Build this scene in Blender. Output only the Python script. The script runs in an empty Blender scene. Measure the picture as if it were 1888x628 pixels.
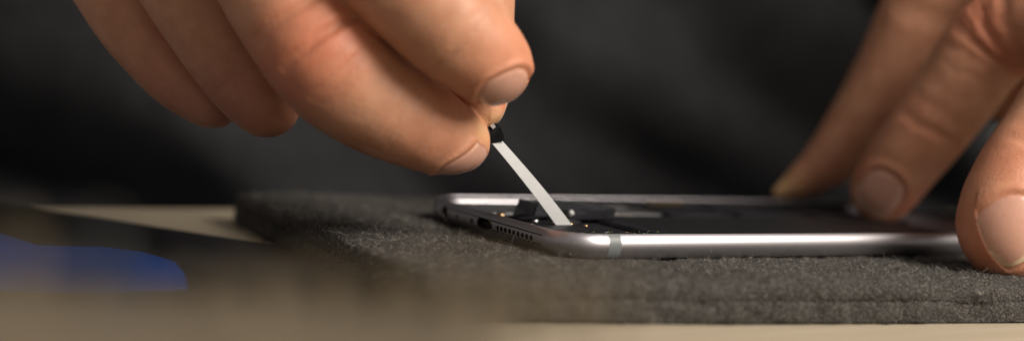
import bpy, bmesh, math, random
import numpy as np
from mathutils import Matrix, Vector

random.seed(7)
RNG = np.random.default_rng(11)
MM = 0.001
SC = bpy.context.scene
COL = SC.collection

# ------------------------------------------------------------------ camera, world, lights, exposure
YAW, PITCH, ROLL = 0.48829, 0.07215, 0.06361
CAM = np.array([-132.17, -222.37, 31.80])          # millimetres
FPX = 2226.6                                        # focal length in pixels of an 1888-wide frame


def cam_axes():
    cy, sy = math.cos(YAW), math.sin(YAW)
    f = np.array([sy * math.cos(PITCH), cy * math.cos(PITCH), -math.sin(PITCH)])
    r = np.array([cy, -sy, 0.0])
    u = np.cross(r, f)
    c, s = math.cos(ROLL), math.sin(ROLL)
    return c * r + s * u, -s * r + c * u, f


RX, UP, FW = cam_axes()
cd = bpy.data.cameras.new('camera')
cam = bpy.data.objects.new('camera', cd)
COL.objects.link(cam)
M3 = np.stack([RX, UP, -FW], axis=1)
M4 = Matrix([[*M3[i], CAM[i] * MM] for i in range(3)] + [[0, 0, 0, 1]])
cam.matrix_world = M4
cd.sensor_width = 36
cd.lens = FPX * 36 / 1888
cd.clip_start = 0.005
cd.clip_end = 20
cd.dof.use_dof = True
cd.dof.focus_distance = 0.279
cd.dof.aperture_fstop = 4.5
cd.dof.aperture_blades = 0
SC.camera = cam

w = bpy.data.worlds.new('World')
SC.world = w
w.use_nodes = True
w.node_tree.nodes['Background'].inputs[0].default_value = (1.0, 0.97, 0.94, 1)
w.node_tree.nodes['Background'].inputs[1].default_value = 0.18


def area(name, loc, target, sx, sy, power, color):
    l = bpy.data.lights.new(name, 'AREA')
    l.shape = 'RECTANGLE'
    l.size, l.size_y = sx * MM, sy * MM
    l.energy = power
    l.color = color
    o = bpy.data.objects.new(name, l)
    COL.objects.link(o)
    o.location = Vector(loc) * MM
    d = (Vector(target) - Vector(loc))
    o.rotation_euler = d.to_track_quat('-Z', 'Y').to_euler()
    return o


area('softbox_lamp', (246, -455, 405), (70, 20, 10), 280, 320, 7.7, (1.0, 0.925, 0.84))
area('back_lamp', (-420, 160, 520), (-20, 40, 0), 240, 240, 0.22, (1.0, 0.93, 0.86))

SC.view_settings.view_transform = 'Standard'
SC.view_settings.look = 'None'
SC.view_settings.gamma = 1
SC.view_settings.exposure = 0.0


# ------------------------------------------------------------------ geometry helpers (all in millimetres)
def c2w(P):
    """camera-aligned millimetres (right, up, depth) to world millimetres"""
    P = np.asarray(P, float)
    return CAM + P[..., 0:1] * RX + P[..., 1:2] * UP + P[..., 2:3] * FW


def pxd(px, py, d):
    return np.array([(px - 944) / FPX * d, (314 - py) / FPX * d, d])


def wp(px, py, d):
    return c2w(pxd(px, py, d))


def empty(name, loc):
    o = bpy.data.objects.new(name, None)
    COL.objects.link(o)
    o.location = Vector(loc) * MM
    o.empty_display_size = 0.01
    o['base'] = [float(x) for x in loc]
    return o


def base_of(p):
    b = np.zeros(3)
    while p is not None:
        b = b + np.array(p.location) / MM
        p = p.parent
    return b


def link_mesh(name, me, mat, parent=None, smooth=True, loc=None):
    o = bpy.data.objects.new(name, me)
    COL.objects.link(o)
    if mat is not None:
        me.materials.append(mat)
    if smooth:
        me.polygons.foreach_set('use_smooth', [True] * len(me.polygons))
    if parent is not None:
        o.parent = parent
    return o


def mesh_obj(name, V, F, mat, parent=None, smooth=True, loc=None):
    """V world millimetres. loc: origin of a top-level object"""
    V = np.asarray(V, float)
    b = base_of(parent) if parent is not None else (np.asarray(loc, float) if loc is not None else np.zeros(3))
    me = bpy.data.meshes.new(name)
    F = [tuple(int(i) for i in f) for f in F] if not isinstance(F, np.ndarray) else F.tolist()
    me.from_pydata(((V - b) * MM).tolist(), [], F)
    me.update()
    o = link_mesh(name, me, mat, parent, smooth)
    if parent is None:
        o.location = Vector(b) * MM
    return o


def tag(o, label, cat, group=None, kind=None):
    if label:
        o['label'] = label
    if cat:
        o['category'] = cat
    if group:
        o['group'] = group
    if kind:
        o['kind'] = kind
    return o


class MB:
    """collects shapes into one mesh"""
    def __init__(self):
        self.V, self.F = [], []

    def add(self, V, F):
        n = sum(len(v) for v in self.V)
        self.V.append(np.asarray(V, float))
        self.F += [tuple(int(i) + n for i in f) for f in F]

    def box(self, x0, x1, y0, y1, z0, z1, b=0.25, M=None):
        """box with chamfered upright and top edges"""
        b = min(b, (x1 - x0) * .45, (y1 - y0) * .45, (z1 - z0) * .45)
        rings = []
        for ins, z in ((b, z0), (0, z0 + b), (0, z1 - b), (b, z1)):
            a0, a1, c0, c1 = x0 + ins, x1 - ins, y0 + ins, y1 - ins
            k = b
            rings.append([(a0 + k, c0, z), (a1 - k, c0, z), (a1, c0 + k, z), (a1, c1 - k, z),
                          (a1 - k, c1, z), (a0 + k, c1, z), (a0, c1 - k, z), (a0, c0 + k, z)])
        self.rings(rings, True, True, M)

    def rings(self, rings, cap0=True, cap1=True, M=None, closed=True):
        n = len(rings[0])
        V = np.array(rings, float).reshape(-1, 3)
        if M is not None:
            V = M(V)
        F = []
        for i in range(len(rings) - 1):
            for j in range(n if closed else n - 1):
                k = (j + 1) % n
                F.append((i * n + j, i * n + k, (i + 1) * n + k, (i + 1) * n + j))
        if cap0:
            F.append(tuple(range(n - 1, -1, -1)))
        if cap1:
            F.append(tuple((len(rings) - 1) * n + j for j in range(n)))
        self.add(V, F)

    def cyl(self, c, axis, prof, n=20):
        """revolve prof [(t along axis, radius)] around axis at c"""
        a = np.asarray(axis, float)
        a = a / np.linalg.norm(a)
        h = np.array([0, 0, 1.0]) if abs(a[2]) < .9 else np.array([1.0, 0, 0])
        e1 = np.cross(a, h)
        e1 /= np.linalg.norm(e1)
        e2 = np.cross(a, e1)
        rings = []
        for t, r in prof:
            rings.append([np.asarray(c) + a * t + r * (e1 * math.cos(q) + e2 * math.sin(q))
                          for q in np.linspace(0, 2 * math.pi, n, endpoint=False)])
        self.rings(rings)

    def tube(self, P, r, n=8):
        P = np.asarray(P, float)
        rings = []
        for i in range(len(P)):
            t = P[min(i + 1, len(P) - 1)] - P[max(i - 1, 0)]
            t /= np.linalg.norm(t)
            h = np.array([0, 0, 1.0]) if abs(t[2]) < .9 else np.array([1.0, 0, 0])
            e1 = np.cross(t, h)
            e1 /= np.linalg.norm(e1)
            e2 = np.cross(t, e1)
            rr = r[i] if hasattr(r, '__len__') else r
            rings.append([P[i] + rr * (e1 * math.cos(q) + e2 * math.sin(q))
                          for q in np.linspace(0, 2 * math.pi, n, endpoint=False)])
        self.rings(rings)

    def build(self, name, mat, parent=None, smooth=False, loc=None):
        return mesh_obj(name, np.concatenate(self.V), self.F, mat, parent, smooth, loc)


def vnoise(P, scale, seed=0):
    """smooth value noise in [-1,1] at points P (N,3)"""
    Q = P / scale + seed * 17.31
    I = np.floor(Q).astype(np.int64)
    f = Q - I
    f = f * f * (3 - 2 * f)
    out = np.zeros(len(P))
    for dx in (0, 1):
        for dy in (0, 1):
            for dz in (0, 1):
                a = I + np.array([dx, dy, dz])
                h = (a[:, 0] * 73856093) ^ (a[:, 1] * 19349663) ^ (a[:, 2] * 83492791) ^ (seed * 2654435)
                h = (h * 1103515245 + 12345) & 0x7fffffff
                h = (h ^ (h >> 13)) * 1274126177 & 0x7fffffff
                v = h / 0x3fffffff - 1.0
                wgt = (f[:, 0] if dx else 1 - f[:, 0]) * (f[:, 1] if dy else 1 - f[:, 1]) * (f[:, 2] if dz else 1 - f[:, 2])
                out += wgt * v
    return out


def smin(a, b, k):
    h = np.clip(0.5 + 0.5 * (b - a) / k, 0, 1)
    return b + (a - b) * h - k * h * (1 - h)


def axis_pts(lo, hi, dlo, dhi, h, g=1.15, mx=4.0):
    mid = list(np.arange(dlo, dhi + h * .5, h))
    s, x = h, mid[0]
    left = []
    while x > lo:
        s = min(s * g, mx)
        x -= s
        left.append(x)
    s, x = h, mid[-1]
    right = []
    while x < hi:
        s = min(s * g, mx)
        x += s
        right.append(x)
    return np.array(left[::-1] + mid + right)


def surface_nets(D, xs, ys, zs):
    S = D < 0
    nx, ny, nz = D.shape
    cnt = np.zeros((nx - 1, ny - 1, nz - 1), np.int8)
    for a in (0, 1):
        for b in (0, 1):
            for c in (0, 1):
                cnt += S[a:nx - 1 + a, b:ny - 1 + b, c:nz - 1 + c]
    act = (cnt > 0) & (cnt < 8)
    idx = -np.ones(act.shape, np.int64)
    I = np.argwhere(act)
    idx[act] = np.arange(len(I))
    acc = np.zeros((len(I), 3))
    num = np.zeros(len(I))
    ax = (xs, ys, zs)
    cor = [(a, b, c) for a in (0, 1) for b in (0, 1) for c in (0, 1)]
    for p in cor:
        for k in range(3):
            if p[k]:
                continue
            q = list(p)
            q[k] = 1
            ip, iq = I + np.array(p), I + np.array(q)
            dp = D[ip[:, 0], ip[:, 1], ip[:, 2]]
            dq = D[iq[:, 0], iq[:, 1], iq[:, 2]]
            m = (dp < 0) != (dq < 0)
            t = np.where(m, dp / np.where(m, dp - dq, 1), 0)
            pos = np.stack([ax[j][ip[:, j]] + (t * (ax[j][iq[:, j]] - ax[j][ip[:, j]]) if j == k else 0) for j in range(3)], 1)
            acc += pos * m[:, None]
            num += m
    V = acc / num[:, None]
    quads = []
    for k in range(3):
        sl0 = [slice(None)] * 3
        sl1 = [slice(None)] * 3
        sl0[k] = slice(0, -1)
        sl1[k] = slice(1, None)
        A, B = S[tuple(sl0)], S[tuple(sl1)]
        E = np.argwhere(A != B)
        j, l = (k + 1) % 3, (k + 2) % 3
        sh = D.shape
        E = E[(E[:, j] > 0) & (E[:, l] > 0) & (E[:, j] < sh[j] - 1) & (E[:, l] < sh[l] - 1)]
        fl = A[E[:, 0], E[:, 1], E[:, 2]]
        def cell(dj, dl):
            e = E.copy()
            e[:, j] += dj
            e[:, l] += dl
            return idx[e[:, 0], e[:, 1], e[:, 2]]
        q = np.stack([cell(-1, -1), cell(0, -1), cell(0, 0), cell(-1, 0)], 1)
        q[~fl] = q[~fl][:, ::-1]
        quads.append(q)
    return V, np.concatenate(quads)


def relax(V, F, it=2, lam=.5):
    E = np.concatenate([F[:, [0, 1]], F[:, [1, 2]], F[:, [2, 3]], F[:, [3, 0]]])
    for _ in range(it):
        acc = np.zeros_like(V)
        n = np.zeros(len(V))
        for c in range(3):
            acc[:, c] = np.bincount(E[:, 0], V[E[:, 1], c], len(V)) + np.bincount(E[:, 1], V[E[:, 0], c], len(V))
        n = np.bincount(E[:, 0], minlength=len(V)) + np.bincount(E[:, 1], minlength=len(V))
        V = V + lam * (acc / np.maximum(n, 1)[:, None] - V)
    return V


def vnormals(V, F):
    n = np.cross(V[F[:, 2]] - V[F[:, 0]], V[F[:, 3]] - V[F[:, 1]])
    N = np.zeros_like(V)
    for k in range(4):
        for c in range(3):
            N[:, c] += np.bincount(F[:, k], n[:, c], len(V))
    return N / np.maximum(np.linalg.norm(N, axis=1), 1e-9)[:, None]


# ------------------------------------------------------------------ material helpers
class NT:
    def __init__(self, name):
        self.m = bpy.data.materials.new(name)
        self.m.use_nodes = True
        self.t = self.m.node_tree
        self.p = self.t.nodes['Principled BSDF']

    def n(self, typ, **kw):
        nd = self.t.nodes.new(typ)
        for k, v in kw.items():
            if k.startswith('i_'):
                nd.inputs[k[2:].replace('_', ' ')].default_value = v
            else:
                setattr(nd, k, v)
        return nd

    def l(self, a, b):
        self.t.links.new(a, b)

    def set(self, **kw):
        for k, v in kw.items():
            self.p.inputs[k.replace('_', ' ')].default_value = v
        return self

    def coord(self):
        return self.n('ShaderNodeTexCoord').outputs['Object']

    def noise(self, scale, detail=3, rough=.55, vec=None):
        nd = self.n('ShaderNodeTexNoise')
        nd.inputs['Scale'].default_value = scale
        nd.inputs['Detail'].default_value = detail
        nd.inputs['Roughness'].default_value = rough
        self.l(vec if vec is not None else self.coord(), nd.inputs['Vector'])
        return nd.outputs['Fac']

    def ramp(self, fac, stops):
        nd = self.n('ShaderNodeValToRGB')
        e = nd.color_ramp.elements
        while len(e) < len(stops):
            e.new(.5)
        for el, (p, c) in zip(e, stops):
            el.position = p
            el.color = (*c, 1)
        self.l(fac, nd.inputs[0])
        return nd.outputs[0]

    def mix(self, fac, a, b, blend='MIX'):
        nd = self.n('ShaderNodeMix', data_type='RGBA', blend_type=blend)
        for s, v in ((nd.inputs[0], fac), (nd.inputs[6], a), (nd.inputs[7], b)):
            if hasattr(v, 'is_linked'):
                self.l(v, s)
            else:
                s.default_value = v if not isinstance(v, tuple) else (*v, 1)
        return nd.outputs[2]

    def math(self, op, a, b=0.0):
        nd = self.n('ShaderNodeMath', operation=op)
        for s, v in zip(nd.inputs, (a, b)):
            if hasattr(v, 'is_linked'):
                self.l(v, s)
            else:
                s.default_value = v
        return nd.outputs[0]

    def bump(self, h, dist, strength=1.0, prev=None):
        nd = self.n('ShaderNodeBump')
        nd.inputs['Strength'].default_value = strength
        nd.inputs['Distance'].default_value = dist
        self.l(h, nd.inputs['Height'])
        if prev is not None:
            self.l(prev, nd.inputs['Normal'])
        return nd.outputs[0]


def simple(name, col, rough=.5, metal=0.0, var=.15, scale=300, bump=0.0, bscale=2000, **kw):
    k = NT(name)
    f = k.noise(scale, 4)
    c = k.ramp(f, [(.3, tuple(x * (1 - var) for x in col)), (.7, tuple(min(1, x * (1 + var)) for x in col))])
    k.l(c, k.p.inputs['Base Color'])
    k.set(Roughness=rough, Metallic=metal, **kw)
    if bump:
        k.l(k.bump(k.noise(bscale, 3), bump * MM), k.p.inputs['Normal'])
    return k.m


def skin_material():
    k = NT('skin')
    co = k.coord()
    mott = k.noise(170, 4, .6, co)
    fine = k.noise(900, 3, .6, co)
    base = k.ramp(mott, [(.28, (.44, .200, .112)), (.52, (.51, .248, .145)), (.78, (.57, .30, .185))])
    at = k.n('ShaderNodeAttribute', attribute_name='redness').outputs['Fac']
    base = k.mix(k.math('MULTIPLY', at, .85), base, (.60, .15, .075))
    base = k.mix(k.math('MULTIPLY', fine, .20), base, (.40, .20, .12))
    yl = k.n('ShaderNodeAttribute', attribute_name='callus').outputs['Fac']
    base = k.mix(yl, base, (.62, .42, .20))
    nail = k.n('ShaderNodeAttribute', attribute_name='nail').outputs['Fac']
    edge = k.n('ShaderNodeAttribute', attribute_name='nail_edge').outputs['Fac']
    nc = k.mix(edge, (.52, .285, .21), (.70, .56, .36))
    col = k.mix(nail, base, nc)
    k.l(col, k.p.inputs['Base Color'])
    k.l(k.math('SUBTRACT', k.math('ADD', .40, k.math('MULTIPLY', fine, .22)), k.math('MULTIPLY', nail, .22)), k.p.inputs['Roughness'])
    k.set(Subsurface_Weight=.35, Subsurface_Radius=(1.0, .38, .20), Subsurface_Scale=1.6 * MM, Specular_IOR_Level=.42)
    vo = k.n('ShaderNodeTexVoronoi', feature='DISTANCE_TO_EDGE')
    vo.inputs['Scale'].default_value = 1150
    wv = k.n('ShaderNodeTexNoise')
    wv.inputs['Scale'].default_value = 500
    k.l(co, wv.inputs['Vector'])
    mx = k.n('ShaderNodeMix', data_type='VECTOR')
    mx.inputs[0].default_value = .002
    k.l(co, mx.inputs[4])
    k.l(wv.outputs['Color'], mx.inputs[5])
    k.l(mx.outputs[1], vo.inputs['Vector'])
    inv = k.math('SUBTRACT', 1.0, nail)
    h = k.math('MULTIPLY', k.math('MINIMUM', vo.outputs['Distance'], .12), inv)
    b1 = k.bump(h, .4 * MM, .42)
    b2 = k.bump(k.math('MULTIPLY', fine, inv), .22 * MM, .5, b1)
    k.l(b2, k.p.inputs['Normal'])
    return k.m


def felt_material(name, d=1.0):
    k = NT(name)
    co = k.coord()
    f = k.noise(420, 6, .7, co)
    g = k.noise(1900, 4, .7, co)
    c = k.ramp(f, [(.3, (.026 * d, .024 * d, .022 * d)), (.7, (.066 * d, .060 * d, .054 * d))])
    mo = k.noise(95, 5, .7, co)
    c = k.mix(k.ramp(mo, [(.35, (.75, .75, .75)), (.62, (0, 0, 0))]), c, (.016 * d, .0145 * d, .013 * d))
    c = k.mix(k.ramp(g, [(.45, (0, 0, 0)), (.7, (1, 1, 1))]), c, (.15 * d, .138 * d, .122 * d))
    k.l(c, k.p.inputs['Base Color'])
    k.set(Roughness=.95, Specular_IOR_Level=.15)
    b = k.bump(g, .5 * MM, .9)
    k.l(k.bump(f, .9 * MM, .9, b), k.p.inputs['Normal'])
    return k.m


def fibre_material():
    k = NT('felt_fibre')
    hi = k.n('ShaderNodeHairInfo')
    c = k.ramp(hi.outputs['Random'], [(0, (.018, .017, .016)), (.5, (.065, .060, .055)), (.8, (.17, .155, .135)), (.93, (.40, .36, .30)), (1, (.66, .60, .50))])
    k.l(c, k.p.inputs['Base Color'])
    k.set(Roughness=.55, Specular_IOR_Level=.35)
    return k.m


def wood_material(name, a, b, axis=0):
    k = NT(name)
    co = k.coord()
    mp = k.n('ShaderNodeMapping')
    mp.inputs['Scale'].default_value = (12, 260, 60)
    mp.inputs['Rotation'].default_value = (0, 0, .12)
    k.l(co, mp.inputs[0])
    f = k.noise(1.0, 6, .65, mp.outputs[0])
    g = k.noise(22, 3, .5, co)
    c = k.ramp(f, [(.25, a), (.5, tuple((x + y) / 2 for x, y in zip(a, b))), (.75, b)])
    c = k.mix(k.math('MULTIPLY', g, .35), c, tuple(x * .72 for x in a))
    k.l(c, k.p.inputs['Base Color'])
    k.set(Roughness=.5, Specular_IOR_Level=.4)
    k.l(k.bump(f, .15 * MM, .5), k.p.inputs['Normal'])
    return k.m


def shirt_material():
    k = NT('grey_jersey')
    co = k.coord()
    f = k.noise(38, 4, .6, co)
    g = k.noise(900, 2, .5, co)
    c = k.ramp(f, [(.3, (.007, .007, .0078)), (.7, (.021, .021, .0225))])
    c = k.mix(k.math('MULTIPLY', g, .5), c, (.03, .03, .0325))
    k.l(c, k.p.inputs['Base Color'])
    k.set(Roughness=.9, Specular_IOR_Level=.2, Sheen_Weight=.04)
    k.l(k.bump(g, .4 * MM, .6), k.p.inputs['Normal'])
    return k.m


def aluminium():
    k = NT('anodised_aluminium')
    co = k.coord()
    f = k.noise(5200, 2, .5, co)
    c = k.ramp(f, [(.3, (.49, .465, .485)), (.7, (.57, .545, .565))])
    k.l(c, k.p.inputs['Base Color'])
    k.set(Metallic=1.0, Roughness=.43)
    k.l(k.bump(f, .02 * MM, .5), k.p.inputs['Normal'])
    return k.m


M_skin = skin_material()
M_felt = felt_material('felt')
M_fibre = fibre_material()
M_table = wood_material('pale_wood', (.36, .295, .205), (.48, .405, .30))
M_shirt = shirt_material()
M_alu = aluminium()
M_alu_in = simple('inner_aluminium', (.55, .53, .55), .42, 1.0, .1, 900)
M_band = simple('antenna_plastic', (.15, .162, .16), .45, 0, .04)
M_black = simple('black_plastic', (.012, .012, .013), .42, 0, .3, 700, .05, Specular_IOR_Level=.22)
M_blackm = simple('matte_black_wrap', (.014, .014, .016), .5, 0, .4, 260, .25, 700, Specular_IOR_Level=.14)
M_flex = simple('matte_black_flex', (.007, .007, .008), .75, 0, .4, 260, .1, 700, Specular_IOR_Level=.06)
M_pcb = simple('circuit_board', (.020, .026, .030), .38, 0, .5, 800, .2, 1500)
M_shield = simple('metal_shield', (.62, .61, .62), .30, 1.0, .06, 800, .04, 900)
M_gold = simple('gold_contact', (.72, .52, .28), .32, 1.0, .1)
M_white = simple('white_adhesive', (.42, .42, .415), .5, 0, .05, 130, 0, 900, Subsurface_Weight=.15, Subsurface_Radius=(.6, .6, .6), Subsurface_Scale=.001)
M_glass = simple('black_glass', (.010, .010, .011), .22, 0, .2, Specular_IOR_Level=.3)
M_blue = simple('blue_patch', (.003, .034, .17), .30, 0, .12, 60, .05, 200)
M_steel = simple('dark_steel', (.05, .05, .05), .4, .4, .2, 120)
M_hold = simple('beige_plastic', (.15, .118, .08), .55, 0, .12, 60, .1)
M_bit = simple('brass_bit', (.22, .18, .12), .32, .55, .15, 120)

# ------------------------------------------------------------------ table (the surface everything rests on)
TZ = -15.2
t = MB()
t.box(-900, 1000, -700, 171, TZ - 28, TZ, 2.5)
table = t.build('tabletop', M_table, loc=(0, 0, TZ))
tag(table, 'pale wooden tabletop under the felt mat and the tools', 'table', kind='structure')


# ------------------------------------------------------------------ felt mat: two layers and their fuzz
FELT = [(-38.5, -13.5), (30, -27), (92, -36.5), (250, -60), (262, 92), (90, 117), (-36.4, 133)]


def ring_poly(poly, r, step):
    """rounded polygon outline sampled every step mm"""
    pts = []
    n = len(poly)
    for i in range(n):
        p, a, b = (np.array(poly[j % n], float) for j in (i, i - 1, i + 1))
        u, v = (a - p) / np.linalg.norm(a - p), (b - p) / np.linalg.norm(b - p)
        ang = math.acos(np.clip(u @ v, -1, 1))
        q = min(r / math.tan(ang / 2), 25)
        for s in np.linspace(0, 1, 9):
            pts.append((1 - s) ** 2 * (p + u * q) + 2 * s * (1 - s) * p + s * s * (p + v * q))
    pts = np.array(pts + [pts[0]])
    L = np.concatenate([[0], np.cumsum(np.linalg.norm(np.diff(pts, axis=0), axis=1))])
    s = np.arange(0, L[-1], step)
    return np.stack([np.interp(s, L, pts[:, 0]), np.interp(s, L, pts[:, 1])], 1)


FC = np.array([100.0, 35.0])


def felt_layer(z0, z1, off, seed, big):
    R = ring_poly(FELT, 3.5, 0.9)
    N = np.roll(R, -1, 0) - np.roll(R, 1, 0)
    N = np.stack([N[:, 1], -N[:, 0]], 1)
    N /= np.linalg.norm(N, axis=1)[:, None]
    h = z1 - z0
    prof = [(-2.2, z0), (-.25, z0 + .01), (-.02, z0 + .15)]
    prof += [(.25 * math.sin(math.pi * q), z0 + .35 + (h - 2.05 if big else h - .75) * q) for q in (.2, .4, .6, .8)]
    prof += [(-.1, z1 - 1.5), (-.5, z1 - .75), (-1.2, z1 - .25), (-2.3, z1)] if big else [(-.01, z1 - .1), (-.2, z1), (-1.2, z1), (-2.3, z1)]
    rings = []
    for o, z in prof:
        rings.append(np.concatenate([R + N * (o + off), np.full((len(R), 1), z)], 1))
    last = R + N * (off - 2.3)
    for q in np.linspace(0.012, 1, 82):
        P = last + (FC - last) * q * .985
        rings.append(np.concatenate([P, np.full((len(R), 1), z1)], 1))
    V = np.concatenate(rings)
    n = len(R)
    A = np.arange(n)
    F = []
    for i in range(len(rings) - 1):
        F.append(np.stack([i * n + A, i * n + (A + 1) % n, (i + 1) * n + (A + 1) % n, (i + 1) * n + A], 1))
    F = np.concatenate(F)
    no = vnormals(V, F)
    amp = .45 * vnoise(V, 3.1, seed) + .28 * vnoise(V, 1.3, seed + 3) + .55 * vnoise(V, 14, seed + 5)
    amp = np.where((V[:, 2] < z0 + .1), 0, amp)
    V = V + no * amp[:, None]
    # the phone presses its outline into the top
    return V, F, no


felt = empty('felt_mat', (100, 35, TZ + .2))
tag(felt, 'thick dark grey two-layer felt mat lying under the opened phone', 'mat')
V1, F1, N1 = felt_layer(-15.0, -10.05, .02, 2, False)
mesh_obj('lower_layer', V1, F1, M_felt, felt)
V2, F2, N2 = felt_layer(-10.2, -5.75, 0, 2, True)
press = (V2[:, 0] > -3) & (V2[:, 0] < 161) & (V2[:, 1] > -2) & (V2[:, 1] < 80) & (V2[:, 2] > -7.2)
V2[press, 2] = np.minimum(V2[press, 2], -5.75)
mesh_obj('upper_layer', V2, F2, M_felt, felt)


def fibres(name, spots, normals, lengths, radius, parent):
    n = len(spots)
    K = 6
    t1 = RNG.normal(size=(n, 3))
    t1 -= (t1 * normals).sum(1)[:, None] * normals
    t1 /= np.linalg.norm(t1, axis=1)[:, None]
    t2 = np.cross(normals, t1)
    lean = RNG.uniform(.25, 1.0, n) ** .6
    curl = RNG.normal(0, 2.6, n)
    curl2 = RNG.normal(0, 1.0, n)
    P = np.zeros((n, K, 3))
    P[:, 0] = spots - normals * .25
    for i in range(1, K):
        s = i / (K - 1)
        d = normals * ((1 - lean) * (1 - .5 * s) + .12 - .5 * s * lean + .25 * curl2 * s)[:, None] if False else \
            normals * ((1 - lean) + .18 - .35 * s * lean)[:, None] + t1 * (lean * np.cos(curl * s))[:, None] + t2 * (lean * np.sin(curl * s) + .3 * curl2 * s)[:, None]
        d /= np.linalg.norm(d, axis=1)[:, None]
        P[:, i] = P[:, i - 1] + d * (lengths / (K - 1))[:, None]
    b = base_of(parent)
    cu = bpy.data.hair_curves.new(name)
    cu.add_curves([K] * n)
    cu.attributes['position'].data.foreach_set('vector', ((P.reshape(-1, 3) - b) * MM).ravel())
    ra = cu.attributes.get('radius') or cu.attributes.new('radius', 'FLOAT', 'POINT')
    rad = np.repeat(radius[:, None], K, 1) * np.array([1, 1, 1, .9, .7, .35])[None]
    ra.data.foreach_set('value', (rad * MM).ravel())
    cu.materials.append(M_fibre)
    o = bpy.data.objects.new(name, cu)
    COL.objects.link(o)
    o.parent = parent
    o['kind'] = 'stuff'
    return o


def sample_faces(V, F, dens):
    c = V[F].mean(1)
    e1, e2 = V[F[:, 2]] - V[F[:, 0]], V[F[:, 3]] - V[F[:, 1]]
    a = .5 * np.linalg.norm(np.cross(e1, e2), axis=1)
    lam = a * dens(c)
    k = RNG.poisson(lam)
    idx = np.repeat(np.arange(len(F)), k)
    u, v = RNG.random((2, len(idx)))
    P = (V[F[idx, 0]] * ((1 - u) * (1 - v))[:, None] + V[F[idx, 1]] * (u * (1 - v))[:, None]
         + V[F[idx, 2]] * (u * v)[:, None] + V[F[idx, 3]] * ((1 - u) * v)[:, None])
    n = np.cross(e1, e2)
    n /= np.maximum(np.linalg.norm(n, axis=1), 1e-9)[:, None]
    return P, n[idx]


def dens_top(c):
    d = np.where(c[:, 2] > -6.6, 6.5, 4.5)
    front = (c[:, 1] < -.19 * c[:, 0] + 14)
    left = c[:, 0] < 6
    vis = front | left
    under = (c[:, 0] > 3) & (c[:, 0] < 155) & (c[:, 1] > 3) & (c[:, 1] < 75)
    d = np.where(vis, d, .5)
    d = np.where(under, 0, d)
    d = np.where(c[:, 0] > 140, d * .2, d)
    d = np.where(c[:, 1] > 70, d * .5, d)
    return np.where(c[:, 2] < -14.9, 0, d)


P, n = sample_faces(V2, F2, dens_top)
m = len(P)
Pl, nl = sample_faces(V1, F1, lambda c: dens_top(c) * (np.abs(c[:, 2] + 12.6) < 2.4))
P, n = np.concatenate([P, Pl]), np.concatenate([n, nl])
L = RNG.gamma(3, .26, len(P)) + .3
long_ = RNG.random(len(P)) < .012
L = np.where(long_, RNG.uniform(3.0, 6.5, len(P)), L)
fibres('fuzz', P, n, L, RNG.uniform(.011, .026, len(P)), felt)

# ------------------------------------------------------------------ opened phone
PH = empty('opened_phone', (79, 39, -5.6))
tag(PH, 'opened silver grey smartphone without its screen lying on the felt mat', 'phone')
PL, PW, CR = 158.0, 78.0, 10.5


def rrect(ins, n=14):
    """rounded rectangle outline of the phone inset by ins, counter-clockwise; corner arcs plus straight sides"""
    r = max(CR - ins, .6)
    out = []
    for cx, cy, a0 in ((PL - CR, CR, -90), (PL - CR, PW - CR, 0), (CR, PW - CR, 90), (CR, CR, 180)):
        for q in np.linspace(0, 90, n):
            a = math.radians(a0 + q)
            out.append((cx + r * math.cos(a), cy + r * math.sin(a)))
    return np.array(out)


def sweep(prof, cap_bottom=False):
    rings = [np.concatenate([rrect(i), np.full((56, 1), z)], 1) for i, z in prof]
    return rings


def phone_profile():
    p = [(6.0, -5.6), (2.6, -5.6), (1.9, -5.52)]
    for q in np.linspace(-.95, .90, 19):
        e, hh = (1.75, 3.30) if q < 0 else (1.9, 2.70)
        p.append((2.1 * (1 - (1 - abs(q) ** e) ** (1 / e)), -2.48 + hh * q))
    p += [(1.3, -.01), (1.38, -.01), (1.42, -.06), (1.45, -.25), (1.5, -1.0), (2.9, -1.05), (3.0, -1.2), (3.0, -4.9), (6.0, -4.95)]
    return p


rings = sweep(phone_profile())
hb = MB()
hb.rings([r.tolist() for r in rings], True, True)
housing = hb.build('housing', M_alu, PH, smooth=True)


def bool_cut(obj, cutters):
    bm = MB()
    for c in cutters:
        bm.add(*c)
    cut = mesh_obj('cutter', np.concatenate(bm.V), bm.F, M_black, None, False)
    md = obj.modifiers.new('cut', 'BOOLEAN')
    md.operation = 'DIFFERENCE'
    md.solver = 'EXACT'
    md.object = cut
    dg = bpy.context.evaluated_depsgraph_get()
    me = bpy.data.meshes.new_from_object(obj.evaluated_get(dg))
    obj.modifiers.clear()
    obj.data = me
    bpy.data.objects.remove(cut)
    return me


def cyl_cut(c, r, depth, n=14, sx=1.0):
    """cylinder along +x from c; sx stretches it along y"""
    V, F = [], []
    for x in (-1.0, depth):
        for q in np.linspace(0, 2 * math.pi, n, endpoint=False):
            dy = r * math.cos(q)
            dy += math.copysign(sx - 1.0, dy) * r if sx > 1 else 0
            V.append((c[0] + x, c[1] + dy, c[2] + r * math.sin(q)))
    F = [(j, (j + 1) % n, n + (j + 1) % n, n + j) for j in range(n)]
    F += [tuple(range(n - 1, -1, -1)), tuple(range(n, 2 * n))]
    return np.array(V), F


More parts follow.
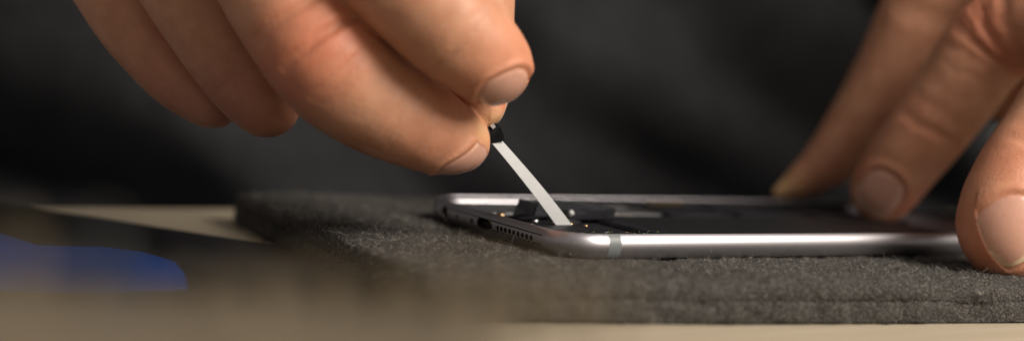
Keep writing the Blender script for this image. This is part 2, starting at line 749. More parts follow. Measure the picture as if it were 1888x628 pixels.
HZ = -2.95
cuts = []
HOLES = [15.2 + 2.12 * i for i in range(8)]
for y in HOLES:
    cuts.append(cyl_cut((0, y, HZ), .80, 2.2))
cuts.append(cyl_cut((0, 39.0, HZ), 1.35, 2.6, 18, 3.1))      # charging port
for y in (31.9, 46.1):
    cuts.append(cyl_cut((0, y, HZ), .72, 1.1))               # screw wells
cuts.append(cyl_cut((0, 62.5, HZ), 1.75, 2.6, 18))            # headphone jack
cuts.append(cyl_cut((0, 54.5, HZ), .6, 1.6))
me = bool_cut(housing, cuts)
# recess walls coloured black for the shade inside the holes: faces lying deeper than the outer skin inside the cut regions
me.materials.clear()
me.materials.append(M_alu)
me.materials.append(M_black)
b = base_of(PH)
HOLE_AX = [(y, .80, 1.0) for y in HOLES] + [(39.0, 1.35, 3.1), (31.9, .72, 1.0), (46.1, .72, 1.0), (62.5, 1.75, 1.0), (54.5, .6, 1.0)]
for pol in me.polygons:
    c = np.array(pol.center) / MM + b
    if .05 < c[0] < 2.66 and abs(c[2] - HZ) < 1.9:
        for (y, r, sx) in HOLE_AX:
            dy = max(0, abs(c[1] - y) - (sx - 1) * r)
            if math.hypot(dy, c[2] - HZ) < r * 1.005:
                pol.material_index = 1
me.polygons.foreach_set('use_smooth', [len(p.vertices) <= 4 for p in me.polygons])

glints = MB()
for y in HOLES:
    glints.tube([(.12, y + .72 * math.cos(a), HZ + .76 * math.sin(a)) for a in np.linspace(3.5, 5.6, 9)], .10, 6)  # bright metal arc added below each hole for its edge glint
glints.build('grille_glints', M_shield, PH, True)
# lower-edge lips of the speaker holes, port tongue, pentalobe screws
lip = MB()
for y in (31.9, 46.1):
    lip = MB()
    lip.cyl((1.05, y, HZ), (-1, 0, 0), [(-.2, .66), (.25, .66), (.4, .5), (.4, .22), (.15, .18)], 18)
    lip.build('end_screw', M_shield, PH, True)
tg = MB()
tg.box(.9, 2.6, 36.4, 41.6, -3.3, -2.6, .12)
port = tg.build('charging_port', M_black, PH)
gd = MB()
for i in range(7):
    gd.box(.86, 2.2, 36.9 + i * .62, 37.25 + i * .62, -2.62, -2.55, .02)
gd.build('contact', M_gold, port)
rm = MB()
rm.tube([(.32, 39 + 4.15 * math.cos(a) * (1 if abs(math.cos(a)) > .2 else 1), HZ + 1.3 * math.sin(a)) for a in np.linspace(1.9, 4.4, 16)], .16, 6)
rm.build('port_rim', M_gold, port, True)


# antenna bands: plastic inlays running over the outer profile of the long sides
def antenna(x, far=False):
    prof = [(a, z) for a, z in phone_profile()[2:23]]
    mb = MB()
    for dx0, dx1 in ((x - 1.6, x + 1.6),):
        rings = []
        for xx in (dx0, dx1):
            e = -.012
            ring = []
            for ins, z in prof:
                y = ins + e
                ring.append((xx, PW - y if far else y, z - (.02 if e < 0 and z < -5 else 0) + (.012 if e < 0 and z > -.1 else 0)))
            ring += [(xx, PW - 1.3 if far else 1.3, -.3), (xx, PW - 2.6 if far else 2.6, -1.6), (xx, PW - 2.9 if far else 2.9, -5.2)]
            rings.append(ring if not far else ring[::-1])
        mb.rings(rings, False, False)
    return mb.build('antenna_band', M_band, PH, True)


antenna(13.0)
antenna(13.0, True)
antenna(PL - 13.0)
antenna(PL - 13.0, True)

# gasket and interior
def slab(name, x0, x1, y0, y1, z0, z1, mat, b=.3, par=None, M=None):
    mb = MB()
    mb.box(x0, x1, y0, y1, z0, z1, b, M)
    return mb.build(name, mat, par or PH)


g = MB()
gr = sweep([(1.53, -1.0), (1.53, -.22), (2.0, -.16), (2.6, -.3), (2.75, -.7), (2.75, -1.0)])
g.rings([r.tolist() for r in gr], False, False)
g.build('gasket', M_black, PH, True)
for nm_, bx in (('wall_shade_strip', (48, 155, 74.2, 74.98)), ('wall_shade_strip', (10, 148, 3.02, 3.6))):  # black strips added to darken the inner walls, not a phone part
    slab(nm_, bx[0], bx[1], bx[2], bx[3], -4.2, -.75, M_black, .1)
mp = slab('mid_plate', 3.4, 154.6, 3.4, 74.6, -4.9, -4.2, M_alu_in, .1)
bat = slab('battery', 30, 128, 6.0, 44, -4.1, -1.15, M_blackm, .7)
slab('battery_label', 36, 120, 11, 39, -1.16, -1.10, M_black, .02, bat)
brd = slab('logic_board', 36, 150, 47, 73, -4.1, -2.9, M_pcb, .1)
rs = random.Random(5)
for (x0, x1, y0, y1) in ((40, 60, 50, 62), (63, 84, 49, 70), (88, 112, 50, 60), (88, 104, 62, 71), (116, 138, 49, 66), (42, 58, 64, 71)):
    slab('shield_can', x0, x1, y0, y1, -2.9, -1.5, M_shield if x0 < 62 else M_blackm, .2, brd)
for i in range(26):
    x, y = rs.uniform(38, 148), rs.choice([rs.uniform(47.4, 49), rs.uniform(71, 72.5), rs.uniform(60.4, 61.6)])
    slab('chip', x, x + rs.uniform(.8, 2.2), y, y + rs.uniform(.5, 1.1), -2.9, -2.3, rs.choice([M_gold, M_black, M_shield]), .08, brd)
# bottom end: speaker, haptic engine, connector flex, screw posts
slab('speaker_module', 4.2, 26, 5.2, 30, -4.2, -1.3, M_blackm, .6)
slab('haptic_motor', 6, 27, 48, 72, -4.2, -1.2, M_shield, .5)
slab('port_module', 4.0, 15, 31, 47, -4.2, -1.5, M_black, .4)
flex = MB()
rr = []
for s in np.linspace(0, 1, 12):
    x = 7 + 24 * s
    rr.append([(x, 33 + 9 * s, -1.3 + .5 * math.sin(5 * s)), (x, 40 + 7 * s, -1.3 + .5 * math.sin(5 * s)),
               (x, 40 + 7 * s, -1.05 + .5 * math.sin(5 * s)), (x, 33 + 9 * s, -1.05 + .5 * math.sin(5 * s))])
flex.rings(rr)
flex.build('flex_cable', M_blackm, PH, True)
for (x, y, r, m_) in ((17.5, 28.0, 1.1, M_gold), (11.5, 34.5, 1.0, M_shield), (6.0, 26.5, .8, M_shield), (20, 24.6, .7, M_gold), (8.0, 46, 1.2, M_gold), (28.3, 60, 1.0, M_shield)):
    s_ = MB()
    s_.cyl((x, y, -1.5), (0, 0, 1), [(-1, r), (.35, r), (.5, r * .8), (.5, r * .35), (.3, r * .3)], 16)
    s_.build('board_screw', m_, PH, True)
for i in range(46):
    x, y = rs.uniform(6, 34), rs.uniform(5.6, 14)
    slab('contact_fleck', x, x + rs.uniform(.2, .7), y, y + rs.uniform(.15, .4), -1.32 if x < 26 else -1.3, -1.2 if x < 26 else -1.08, rs.choice([M_shield, M_black, M_gold]), .04)
slab('edge_contact', 44, 50.5, 3.3, 4.1, -1.1, -.62, M_gold, .05)
slab('edge_contact', 54, 57, 3.3, 4.0, -1.1, -.7, M_gold, .05)
slab('side_bracket', 30, 52, 70.6, 73.4, -2.9, -.4, M_shield, .3)
slab('side_bracket', 70, 82, 70.6, 73.2, -2.9, -.7, M_gold, .3)

# black flex lifted out of the case behind the strip
fl = [wp(*q) for q in ((940, 408, 300), (1003, 413, 299), (1047, 403, 301), (1051, 388, 303), (1005, 381, 304), (958, 365, 304))]
fp = MB()
fp.rings([[q - FW * .35 for q in fl], [q + FW * .35 for q in fl]])
fp.build('lifted_flex', M_flex, PH)
ex = MB()
rr = []
for s in np.linspace(0, 1, 12):
    x = 7 + 24 * s
    rr.append([(x, 33 + 9 * s, -1.3 + .5 * math.sin(5 * s)), (x, 40 + 7 * s, -1.3 + .5 * math.sin(5 * s)),
               (x, 40 + 7 * s, -1.05 + .5 * math.sin(5 * s)), (x, 33 + 9 * s, -1.05 + .5 * math.sin(5 * s))])
flex.rings(rr)
flex.build('flex_cable', M_blackm, PH, True)
for (x, y, r, m_) in ((17.5, 28.0, 1.1, M_gold), (11.5, 34.5, 1.0, M_shield), (6.0, 26.5, .8, M_shield), (20, 24.6, .7, M_gold), (8.0, 46, 1.2, M_gold), (28.3, 60, 1.0, M_shield)):
    s_ = MB()
    s_.cyl((x, y, -1.5), (0, 0, 1), [(-1, r), (.35, r), (.5, r * .8), (.5, r * .35), (.3, r * .3)], 16)
    s_.build('board_screw', m_, PH, True)
for i in range(46):
    x, y = rs.uniform(6, 34), rs.uniform(5.6, 14)
    slab('contact_fleck', x, x + rs.uniform(.2, .7), y, y + rs.uniform(.15, .4), -1.32 if x < 26 else -1.3, -1.2 if x < 26 else -1.08, rs.choice([M_shield, M_black, M_gold]), .04)
slab('edge_contact', 44, 50.5, 3.3, 4.1, -1.1, -.62, M_gold, .05)
slab('edge_contact', 54, 57, 3.3, 4.0, -1.1, -.7, M_gold, .05)
slab('side_bracket', 30, 52, 70.6, 73.4, -2.9, -.4, M_shield, .3)
slab('side_bracket', 70, 82, 70.6, 73.2, -2.9, -.7, M_gold, .3)

# black pull tab bracket standing up behind the strip
def quad_plate(name, corners, th, mat, par):
    C = np.array(corners, float)
    nn = np.cross(C[1] - C[0], C[3] - C[0])
    nn /= np.linalg.norm(nn)
    mb = MB()
    mb.rings([(C - nn * th / 2).tolist(), (C + nn * th / 2).tolist()])
    return mb.build(name, mat, par)


quad_plate('lifted_flex', [(13, 38, -1.3), (34, 34, -1.0), (37, 38, 1.2), (17, 42.5, 3.4)], .5, M_blackm, PH)
quad_plate('lifted_flex', [(17, 42.5, 3.4), (37, 38, 1.2), (38, 45, .2), (20, 50, 1.0)], .5, M_blackm, PH)
ex = MB()
ex.cyl(wp(1052, 393, 302), (.2, -.6, .5), [(-.6, .7), (.6, .7), (.8, .45)], 14)
ex.build('connector_tip', M_white, PH, True)

# ------------------------------------------------------------------ adhesive strip being pulled
ST = empty('adhesive_strip', c2w(pxd(1036, 418, 291)))
tag(ST, 'white stretched adhesive pull strip with black tab held above the opened phone', 'strip')


def ribbon(name, L, R, th, mat, par):
    L, R = np.array(L), np.array(R)
    rings = []
    for i in range(len(L)):
        t = L[min(i + 1, len(L) - 1)] - L[max(i - 1, 0)]
        nn = np.cross(t, R[i] - L[i])
        nn /= np.linalg.norm(nn)
        rings.append([L[i] - nn * th / 2, R[i] - nn * th / 2, R[i] + nn * th / 2, L[i] + nn * th / 2])
    mb = MB()
    mb.rings(rings)
    return mb.build(name, mat, par, False)



Ls, Rs = [], []
for s in np.linspace(0, 1, 14):
    d = 291 - 11 * s
    lx = 1034 + (905 - 1034) * s + 3 * math.sin(math.pi * s)
    ly = 427 + (262 - 427) * s
    rx = 1064 + (925 - 1064) * s + 4 * math.sin(math.pi * s)
    ry = 427 + (259 - 427) * s
    Ls.append(wp(lx, ly, d - 1.2))
    Rs.append(wp(rx, ry, d + 1.2))
ribbon('strip_body', Ls, Rs, .22, M_white, ST)
tabL = [wp(905, 264, 278.6), wp(907, 250, 278.2), wp(903, 238, 278.0), wp(896, 226, 278.2), wp(884, 214, 278.9)]
tabR = [wp(930, 259, 280.6), wp(927, 246, 280.0), wp(922, 234, 279.2), wp(912, 225, 279.2), wp(900, 212, 279.5)]
tab = ribbon('black_tab', tabL, tabR, .35, M_flex, ST)
ribbon('folded_edge', [wp(909, 238, 277.6), wp(904, 232, 277.5), wp(899, 229, 277.6), wp(893, 224, 278.2)],
       [wp(914, 234, 277.5), wp(910, 228, 277.4), wp(905, 224, 277.5), wp(898, 219, 278.2)], .25, M_white, tab)


# ------------------------------------------------------------------ person: hands (one body mesh), shirt
def spline(C, per=8):
    C = np.asarray(C, float)
    P = np.concatenate([[2 * C[0] - C[1]], C, [2 * C[-1] - C[-2]]])
    out, tt = [], []
    for i in range(len(C) - 1):
        p0, p1, p2, p3 = P[i:i + 4]
        for s in np.linspace(0, 1, per, endpoint=False):
            out.append(.5 * (2 * p1 + (p2 - p0) * s + (2 * p0 - 5 * p1 + 4 * p2 - p3) * s * s + (3 * p1 - p0 - 3 * p2 + p3) * s ** 3))
            tt.append(i + s)
    out.append(C[-1])
    tt.append(len(C) - 1)
    return np.array(out), np.array(tt)


class Digit:
    def __init__(self, pts, creases=(), nail=None, red=(), callus=None, per=8, aniso=None):
        C = np.array([[*pxd(px, py, d), r] for px, py, d, r in pts])
        self.S, self.T = spline(C, per)
        self.creases, self.nail, self.red, self.callus = creases, nail, red, callus
        self.lo = (self.S[:, :3] - self.S[:, 3:4]).min(0) - 12
        self.hi = (self.S[:, :3] + self.S[:, 3:4]).max(0) + 12

    def field(self, xs, ys, zs, D):
        for a, b in zip(self.S[:-1], self.S[1:]):
            lo = np.minimum(a[:3] - a[3], b[:3] - b[3]) - 7.5
            hi = np.maximum(a[:3] + a[3], b[:3] + b[3]) + 7.5
            sl = tuple(slice(np.searchsorted(ax, l), np.searchsorted(ax, h)) for ax, l, h in zip((xs, ys, zs), lo, hi))
            if any(q.stop - q.start < 1 for q in sl):
                continue
            X = (xs[sl[0]] - a[0]).astype(np.float32)[:, None, None]
            Y = (ys[sl[1]] - a[1]).astype(np.float32)[None, :, None]
            Z = (zs[sl[2]] - a[2]).astype(np.float32)[None, None, :]
            ab = (b - a)[:3].astype(np.float32)
            L2 = np.float32(ab @ ab + 1e-9)
            t = np.clip((X * ab[0] + Y * ab[1] + Z * ab[2]) / L2, 0, 1)
            q = np.sqrt((X - t * ab[0]) ** 2 + (Y - t * ab[1]) ** 2 + (Z - t * ab[2]) ** 2) - (np.float32(a[3]) + np.float32(b[3] - a[3]) * t)
            D[sl] = np.minimum(D[sl], q)


def blob_dist(pts, X, Y, Z):
    C = np.array([[*pxd(px, py, d), r] for px, py, d, r in pts], np.float32)
    D = None
    for a, b in zip(C[:-1], C[1:]):
        ab = (b - a)[:3]
        L2 = ab @ ab + 1e-9
        px, py, pz = X - a[0], Y - a[1], Z - a[2]
        t = np.clip((px * ab[0] + py * ab[1] + pz * ab[2]) / L2, 0, 1)
        q = np.sqrt((px - t * ab[0]) ** 2 + (py - t * ab[1]) ** 2 + (pz - t * ab[2]) ** 2) - (a[3] + (b[3] - a[3]) * t)
        D = q if D is None else smin(D, q, 10)
    return D


def unit(v):
    v = np.asarray(v, float)
    return v / np.linalg.norm(v)


def hand_mesh(digits, palm, xs, ys, zs, seed):
    D = np.full((len(xs), len(ys), len(zs)), 50, np.float32)
    for g in digits:
        g.field(xs, ys, zs, D)
    X, Y, Z = (q.astype(np.float32) for q in (xs[:, None, None], ys[None, :, None], zs[None, None, :]))
    for chain in palm:
        D = smin(D, blob_dist(chain, X, Y, Z).astype(np.float32), 7)
    V, F = surface_nets(D, xs, ys, zs)
    V = relax(V, F, 3)
    N = vnormals(V, F)
    # per-digit detail
    best = np.full(len(V), 1e9)
    own = np.full(len(V), -1)
    tt = np.zeros(len(V))
    for gi, g in enumerate(digits):
        S = g.S
        inside = np.all((V > g.lo) & (V < g.hi), 1)
        ids = np.where(inside)[0]
        for chunk in np.array_split(ids, max(1, len(ids) // 20000)):
            if not len(chunk):
                continue
            dd = np.full(len(chunk), 1e9)
            tl = np.zeros(len(chunk))
            for i in range(len(S) - 1):
                a, bb = S[i], S[i + 1]
                ab = (bb - a)[:3]
                p = V[chunk] - a[:3]
                t = np.clip(p @ ab / (ab @ ab + 1e-9), 0, 1)
                q = np.linalg.norm(p - t[:, None] * ab, axis=1) - (a[3] + (bb[3] - a[3]) * t)
                mm = q < dd
                dd[mm] = q[mm]
                tl[mm] = (g.T[i] + (g.T[i + 1] - g.T[i]) * t)[mm]
            up = dd < best[chunk]
            best[chunk[up]] = dd[up]
            own[chunk[up]] = gi
            tt[chunk[up]] = tl[up]
    disp = .10 * vnoise(V, 4.2, seed) + .22 * vnoise(V, 11, seed + 1)
    red = np.zeros(len(V))
    nail = np.zeros(len(V))
    edge = np.zeros(len(V))
    cal = np.zeros(len(V))
    for gi, g in enumerate(digits):
        mk = own == gi
        if not mk.any():
            continue
        for (t0, A, wd, nrm, ang, slant) in g.creases:
            nrm = unit(nrm)
            side = N[mk] @ unit(np.cross(nrm, [.3, -.2, .9]) + 1e-6)
            win = np.clip((N[mk] @ nrm - math.cos(math.radians(ang))) / (1 - math.cos(math.radians(ang))), 0, 1)
            win = np.sqrt(win)
            wob = .045 * vnoise(V[mk], 4.0, seed + 7) + slant * side
            s = (tt[mk] - t0 - wob) / wd
            disp[mk] += A * win * (-np.exp(-s * s) + .22 * np.exp(-(np.abs(s) - 2.0) ** 2))
        for (t0, wd, A) in g.red:
            red[mk] += A * np.exp(-((tt[mk] - t0) / wd) ** 2)
        if g.callus:
            c, r, A = g.callus
            dd = np.linalg.norm(V[mk] - pxd(*c), axis=1)
            cal[mk] += A * np.exp(-(dd / r) ** 2)
        if g.nail:
            c, a, nn, W, Ln = g.nail
            a = unit(a)
            nn = unit(np.asarray(nn, float) - a * (np.asarray(nn, float) @ a))
            l = np.cross(a, nn)
            p = V[mk] - pxd(*c)
            u, v, h = p @ a, p @ l, p @ nn
            U, Q = u / (Ln / 2), v / (W / 2)
            # squarish towards the free edge, round at the cuticle
            pe = np.where(U > 0, 5.0, 2.3)
            sd = (np.abs(U) ** pe + np.abs(Q) ** np.where(U > 0, 4.0, 2.6)) ** (1 / pe)
            front = (N[mk] @ nn > .05) & (np.abs(h) < 7)
            sd = np.where(front, sd, 9)
            msk = np.clip((1.02 - sd) / .055, 0, 1)
            msk = msk * msk * (3 - 2 * msk)
            nail[mk] = np.maximum(nail[mk], msk)
            e = np.clip((U - .74) / .07, 0, 1) * msk
            rim = np.clip((sd - .90) / .06, 0, 1) * msk * np.clip((U + .45) / .3, 0, 1)
            edge[mk] = np.maximum(edge[mk], np.maximum(e, rim * .8))
            groove = np.exp(-((sd - 1.04) / .07) ** 2) * front
            ridge = np.exp(-((sd - 1.28) / .15) ** 2) * front * np.clip(1.0 - np.clip(U - .5, 0, 1) * 2, 0, 1)
            disp[mk] += -.42 * groove + .40 * ridge + msk * (-.12 + .22 * np.clip(U, 0, 1) ** 2)
            disp[mk] -= msk * (.10 * vnoise(V[mk], 4.2, seed) + .22 * vnoise(V[mk], 11, seed + 1))
    V = V + N * disp[:, None]
    cal *= (1 - nail)
    return c2w(V), F[:, ::-1], np.clip(red, 0, 1), nail, edge, np.clip(cal, 0, 1)


TOCAM = (0, 0, -1.0)
# -- the hand that pulls the strip (photo left): middle finger and thumb pinch, index above, ring and little finger curled
index = Digit([(330, -430, 285, 12.5), (560, -215, 262, 12.3), (680, -95, 254, 12.2), (785, 4, 253, 11.6), (850, 68, 255, 10.7), (898, 112, 259, 9.4), (914, 130, 264, 7.6)],
              creases=[(3.75, .22, .09, (-.1, -.5, -.8), 75, .10), (3.3, .08, .07, (-.1, -.6, -.8), 70, .1)],
              nail=((934, 168, 255), (.28, -.85, .42), (.28, -.50, -.82), 11.6, 9.5),
              red=[(5.6, .8, .5), (4.4, .5, .2)])
middle = Digit([(300, -330, 290, 12.5), (420, -170, 272, 12.2), (500, -40, 262, 12.4), (588, 92, 259, 12.9), (660, 165, 262, 12.0), (745, 213, 267, 10.9), (816, 251, 273, 8.8), (846, 262, 276, 7.2)],
               creases=[(2.62, .65, .075, (.1, .2, -1), 62, .05), (3.02, .80, .065, (.15, .2, -1), 55, -.05), (3.35, .32, .07, (.1, .1, -1), 50, .05),
                        (2.3, .35, .10, (.1, .2, -1), 60, .0), (5.0, .22, .10, (.1, -.1, -1), 60, .05), (4.55, .16, .08, (.1, 0, -1), 60, -.05)],
               nail=((866, 309, 273), (.86, -.46, .20), (.12, -.95, -.30), 11.5, 12.0),
               red=[(3.0, .5, .62), (6.6, .7, .42), (5.2, .5, .15)],
               callus=((905, 235, 271), 3.6, .8))
ring = Digit([(210, -300, 300, 12.0), (250, -180, 290, 12.0), (330, -60, 283, 12.0), (402, 50, 281, 11.5), (455, 140, 282, 10.0), (487, 186, 284, 8.4), (495, 196, 285, 7.0)],
             creases=[(3.9, .10, .06, (0, 0, -1), 75, .05), (3.55, .08, .06, (0, 0, -1), 75, -.05), (2.2, .3, .1, TOCAM, 70, 0)],
             red=[(4.5, 1.2, .3)])
pinky = Digit([(120, -260, 310, 11.0), (140, -160, 302, 11.0), (190, -70, 297, 11.0), (262, 45, 294, 10.4), (325, 125, 293, 9.0), (378, 178, 293, 7.2), (398, 194, 294, 5.6)],
              creases=[(3.6, .08, .06, (-.3, 0, -1), 75, .05), (4.3, .10, .05, (-.3, 0, -1), 75, -.05)],
              red=[(4.5, 1.3, .25)])
thumb = Digit([(690, -430, 315, 15), (800, -230, 303, 12.5), (862, -60, 293, 10.6), (876, 50, 288, 9.6), (884, 140, 284, 8.2), (884, 184, 281, 6.6), (885, 194, 280, 5.8)],
              nail=((925, 185, 285), (.02, -.98, .10), (.92, .02, .36), 11, 12),
              red=[(4.8, .9, .95)], callus=((905, 222, 277), 3.0, .5))
palm_l = [[(300, -400, 292, 14), (170, -330, 305, 13), (110, -420, 325, 14)],
          [(330, -440, 290, 14), (360, -560, 320, 18), (330, -700, 360, 21), (180, -980, 430, 24), (0, -1100, 490, 27)],
          [(690, -430, 315, 15), (540, -520, 325, 17), (340, -640, 345, 19)],
          [(300, -400, 292, 14), (330, -560, 325, 18), (200, -480, 320, 16), (330, -700, 355, 20)]]
xs = axis_pts(-150, 30, -103, 8, .45, 1.15, 3.5)
ys = axis_pts(-6, 260, -3, 39, .45, 1.15, 3.5)
zs = axis_pts(225, 560, 240, 305, .45, 1.15, 3.5)
HL = hand_mesh([index, middle, ring, pinky, thumb], palm_l, xs, ys, zs, 21)

# -- the hand that steadies the phone (photo right): thumb in front, index on the phone, middle finger behind it
thumb2 = Digit([(2120, 30, 312, 13), (2010, 140, 303, 12.2), (1935, 250, 296, 11.2), (1880, 335, 291, 11.3), (1852, 405, 288, 11.0), (1852, 442, 288, 9.4), (1855, 452, 288, 8.4)],
               creases=[(2.4, .3, .10, (.2, .2, -1), 70, .0), (2.7, .25, .08, (.2, .2, -1), 70, .0)],
               nail=((1884, 418, 277), (.70, -.70, .10), (.34, .24, -.92), 13.0, 15.0),
               red=[(4.6, .8, .45), (3, .5, .3)])
index2 = Digit([(2210, -70, 305, 15), (2025, 8, 325, 14.2), (1850, 65, 343, 13.2), (1760, 175, 350, 12.0), (1680, 278, 357, 11.2), (1632, 345, 361, 9.9), (1628, 355, 361, 8.6)],
               creases=[(1.75, .8, .08, (-.2, .5, -1), 65, .06), (1.98, 1.0, .08, (-.2, .4, -1), 65, .05), (2.22, .8, .07, (-.2, .3, -1), 65, .05), (2.42, .35, .07, (-.2, .3, -1), 60, -.05), (2.65, .2, .07, (-.2, .2, -1), 60, .05),
                        (3.5, .45, .07, (-.2, .1, -1), 60, .05), (3.2, .12, .06, (-.2, .1, -1), 60, 0)],
               nail=((1617, 360, 350), (-.5, -.80, .35), (-.15, .25, -.95), 12.5, 13.5),
               red=[(2.0, .35, .55), (5, .7, .4), (3.5, .3, .2)])
middle2 = Digit([(1960, -260, 365, 13), (1830, -150, 372, 13), (1722, -20, 380, 13), (1660, 110, 387, 12.6), (1600, 210, 393, 11.4), (1530, 295, 398, 8.6), (1470, 340, 401, 5.2), (1435, 356, 402, 2.6)],
                creases=[(2.3, .5, .12, (-.2, .2, -1), 65, 0)], red=[(5.8, 1.0, .15)], callus=((1445, 350, 400), 7.0, .7))
palm2 = Digit([(2250, 120, 360, 14), (2050, 130, 362, 13), (1935, 155, 366, 11.5), (1880, 185, 368, 9.0), (1868, 190, 368, 8.0)])
palm_r = [[(2045, 90, 316, 16), (2150, 30, 308, 20), (2270, 40, 305, 22)],  # unseen thenar bulk, enlarged to keep the lamp off the index finger
          [(2045, 40, 330, 14), (2150, 5, 325, 20), (2300, -90, 330, 26)],  # web bulk added out of view to shade the same finger
          [(2210, -70, 308, 15), (1990, -280, 362, 14), (2280, -330, 385, 20)],
          [(2120, 30, 312, 14), (2260, -60, 335, 17), (2330, -250, 375, 21)],
          [(2250, 120, 360, 14), (2330, -60, 375, 18), (2330, -300, 400, 23), (2300, -520, 460, 26), (2180, -700, 520, 28)],
          [(2210, -70, 308, 16), (2280, -120, 355, 18), (2250, 60, 355, 15)]]
xs = axis_pts(70, 320, 78, 130, .55, 1.15, 4)
ys = axis_pts(-32, 270, -27, 48, .55, 1.15, 4)
zs = axis_pts(255, 640, 268, 312, .55, 1.06, 4)
HR = hand_mesh([thumb2, index2, middle2, palm2], palm_r, xs, ys, zs, 41)

person = empty('person', (75, 330, TZ))
tag(person, 'person in a dark grey shirt pulling a strip and steadying the phone', 'person')
nL = len(HL[0])
body = mesh_obj('body', np.concatenate([HL[0], HR[0]]), np.concatenate([HL[1], HR[1] + nL]), M_skin, person)
for i, nm in ((2, 'redness'), (3, 'nail'), (4, 'nail_edge'), (5, 'callus')):
    at = body.data.attributes.new(nm, 'FLOAT', 'POINT')
    at.data.foreach_set('value', np.concatenate([HL[i], HR[i]]).astype(np.float32))

# shirt: torso and sleeves, coarse grid in world millimetres
def seg(X, Y, Z, a, b, ra, rb):
    a, b = np.array(a, float), np.array(b, float)
    ab = b - a
    t = np.clip(((X - a[0]) * ab[0] + (Y - a[1]) * ab[1] + (Z - a[2]) * ab[2]) / (ab @ ab), 0, 1)
    return np.sqrt((X - a[0] - t * ab[0]) ** 2 + (Y - a[1] - t * ab[1]) ** 2 + (Z - a[2] - t * ab[2]) ** 2) - (ra + (rb - ra) * t)


xs, ys, zs = np.arange(-360, 680, 6.0), np.arange(40, 560, 6.0), np.arange(-190, 520, 6.0)
X, Y, Z = xs[:, None, None], ys[None, :, None], zs[None, None, :]
yc = 345 + .10 * (Z - 0)
ex_ = ((np.abs(X - 178) / 345) ** 3.4 + (np.abs(Y - yc) / 108) ** 2.4) ** .8
torso = np.maximum((ex_ - 1) * 108, np.maximum(-170 - Z, Z - 400))
wl, wr = c2w(pxd(190, -960, 425)), c2w(pxd(2290, -560, 470))
sh = torso
for wv_, s_ in ((wl, -1), (wr, 1)):
    shoulder = (160 + s_ * 240, 385, 370)
    elbow = (wv_[0] + s_ * 35, wv_[1] + 95, wv_[2] + 40)
    sh = smin(sh, seg(X, Y, Z, shoulder, elbow, 62, 50), 30)
    sh = smin(sh, seg(X, Y, Z, elbow, wv_, 50, 38), 15)
sh = smin(sh, seg(X, Y, Z, (-60, 385, 385), (230, 385, 385), 60, 60), 30)
G = np.stack(np.broadcast_arrays(X, Y, Z), -1).reshape(-1, 3)
near = np.abs(sh.ravel()) < 60
ds = np.zeros(len(G))
Q = G[near]
# drape: folds running down to the right across the belly
fold = (Q[:, 2] + .55 * Q[:, 0] + 12 * vnoise(Q, 90, 3))
ds[near] = 54.0 * np.sin(fold / 14.0 + 2.2 * vnoise(Q, 120, 9)) * (.65 + .6 * vnoise(Q, 130, 4)) + 16 * vnoise(Q, 55, 5)
V, F = surface_nets((sh.ravel() + ds).reshape(sh.shape), xs, ys, zs)
V = relax(V, F, 2)
mesh_obj('shirt', V, F[:, ::-1], M_shirt, person)

# ------------------------------------------------------------------ dark screen panel with a blue patch lying on the table at the left
dsp = empty('screen_panel', (-85, 95, TZ))
tag(dsp, 'black glass screen panel with blue patch lying on the table beside the felt mat', 'screen')


def flat_slab(name, poly, z0, z1, r, mat, par, b=.4):
    R = ring_poly(poly, r, 2.0)
    N = np.roll(R, -1, 0) - np.roll(R, 1, 0)
    N = np.stack([N[:, 1], -N[:, 0]], 1)
    N /= np.linalg.norm(N, axis=1)[:, None]
    mb = MB()
    mb.rings([np.concatenate([R + N * o, np.full((len(R), 1), z)], 1).tolist() for o, z in ((-b, z0), (0, z0 + b), (0, z1 - b), (-b * .3, z1 - b * .3), (-b, z1))])
    return mb.build(name, mat, par)


flat_slab('glass', [(-152, 66), (-90, -60), (-41.5, -50), (-40.8, 20), (-40.2, 66), (-101, 158)], TZ, -12.2, 4, M_glass, dsp)
def on_panel(px, py):
    d = FW * FPX + RX * (px - 944) + UP * (314 - py)
    return tuple((CAM + d * (-12.2 - CAM[2]) / d[2])[:2])


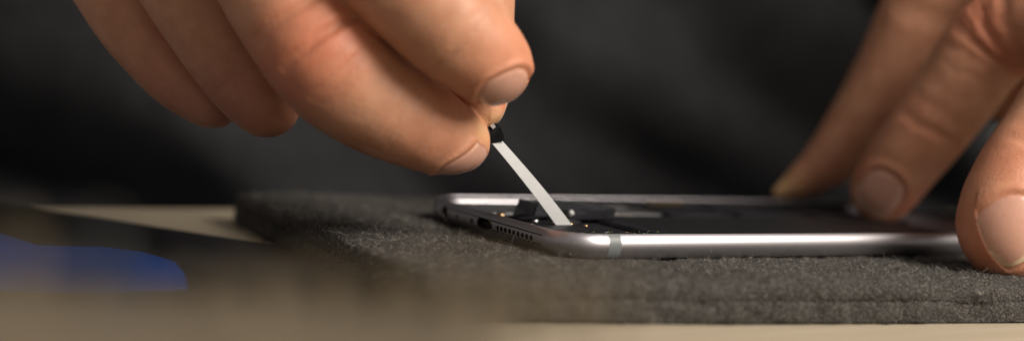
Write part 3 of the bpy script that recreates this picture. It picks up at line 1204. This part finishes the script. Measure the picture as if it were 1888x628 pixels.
flat_slab('blue_patch', [on_panel(*q) for q in ((-120, 430), (-60, 530), (200, 534), (347, 530), (339, 502), (322, 482), (262, 464), (190, 455), (70, 452), (0, 430))], -12.2, -12.12, 1.5, M_blue, dsp, .02)  # thin flat blue patch laid on top of the glass

# ------------------------------------------------------------------ out-of-focus holder with upright bits close to the camera
hx = np.array([RX[0], RX[1], 0])
hx /= np.linalg.norm(hx)
hy = np.array([-hx[1], hx[0], 0])
HC = np.array([CAM[0], CAM[1], 0]) + hy * 88
TOPZ = 13.3


def holder_frame(V):
    V = np.asarray(V)
    return HC + V[:, 0:1] * hx + V[:, 1:2] * hy + np.stack([0 * V[:, 2], 0 * V[:, 2], V[:, 2]], 1)


hm = MB()
hm.box(-60, 1.5, -7, 7, TZ, TOPZ, 2.0, holder_frame)
ho = hm.build('bit_holder', M_hold, loc=(*(HC + hx * -22)[:2], TZ))
tag(ho, 'blurred beige tool bit holder in front of the felt mat', 'holder')
first = None
spots = []
for (px, py, v, r) in ((40, 415, 1.8, 1.2), (190, 405, 1.2, 1.2), (110, 515, 4, 2.4), (235, 520, 4, 2.2), (345, 520, 2, 1.8), (450, 515, 1, 2.2), (565, 495, 2, 2.0), (680, 515, 1.5, 2.2), (785, 495, 1.5, 2.2), (880, 490, 1.5, 2.0), (965, 490, 2, 1.4), (1045, 490, 2, 1.1), (1125, 500, 2, .8)):
    d = FW * FPX + RX * (px - 944) + UP * (314 - py)
    d = d * (88 + v) / (d @ hy)
    spots.append((d @ hx, v, CAM[2] + d[2], r))
for (u, v, top, r) in spots:
    mb = MB()
    p0 = HC + hx * u + hy * v
    hgt = top - TOPZ
    mb.cyl((p0[0], p0[1], TOPZ), (0, 0, 1), [(0, r), (hgt * .55, r), (hgt * .62, r * .75), (hgt * .92, r * .75), (hgt, r * .35)], 6)
    dark = abs(u + 28.6) < 1.5 or abs(u + 17.5) < .1
    o = mb.build('tool_bit', M_steel if dark else M_bit, loc=(p0[0], p0[1], TOPZ))
    tag(o, 'blurred dark steel bit standing in the beige holder' if dark else 'blurred brass coloured bit standing in the beige holder', 'tool bit',
        'dark bits standing in the beige holder' if dark else 'brass coloured bits standing in the beige holder')
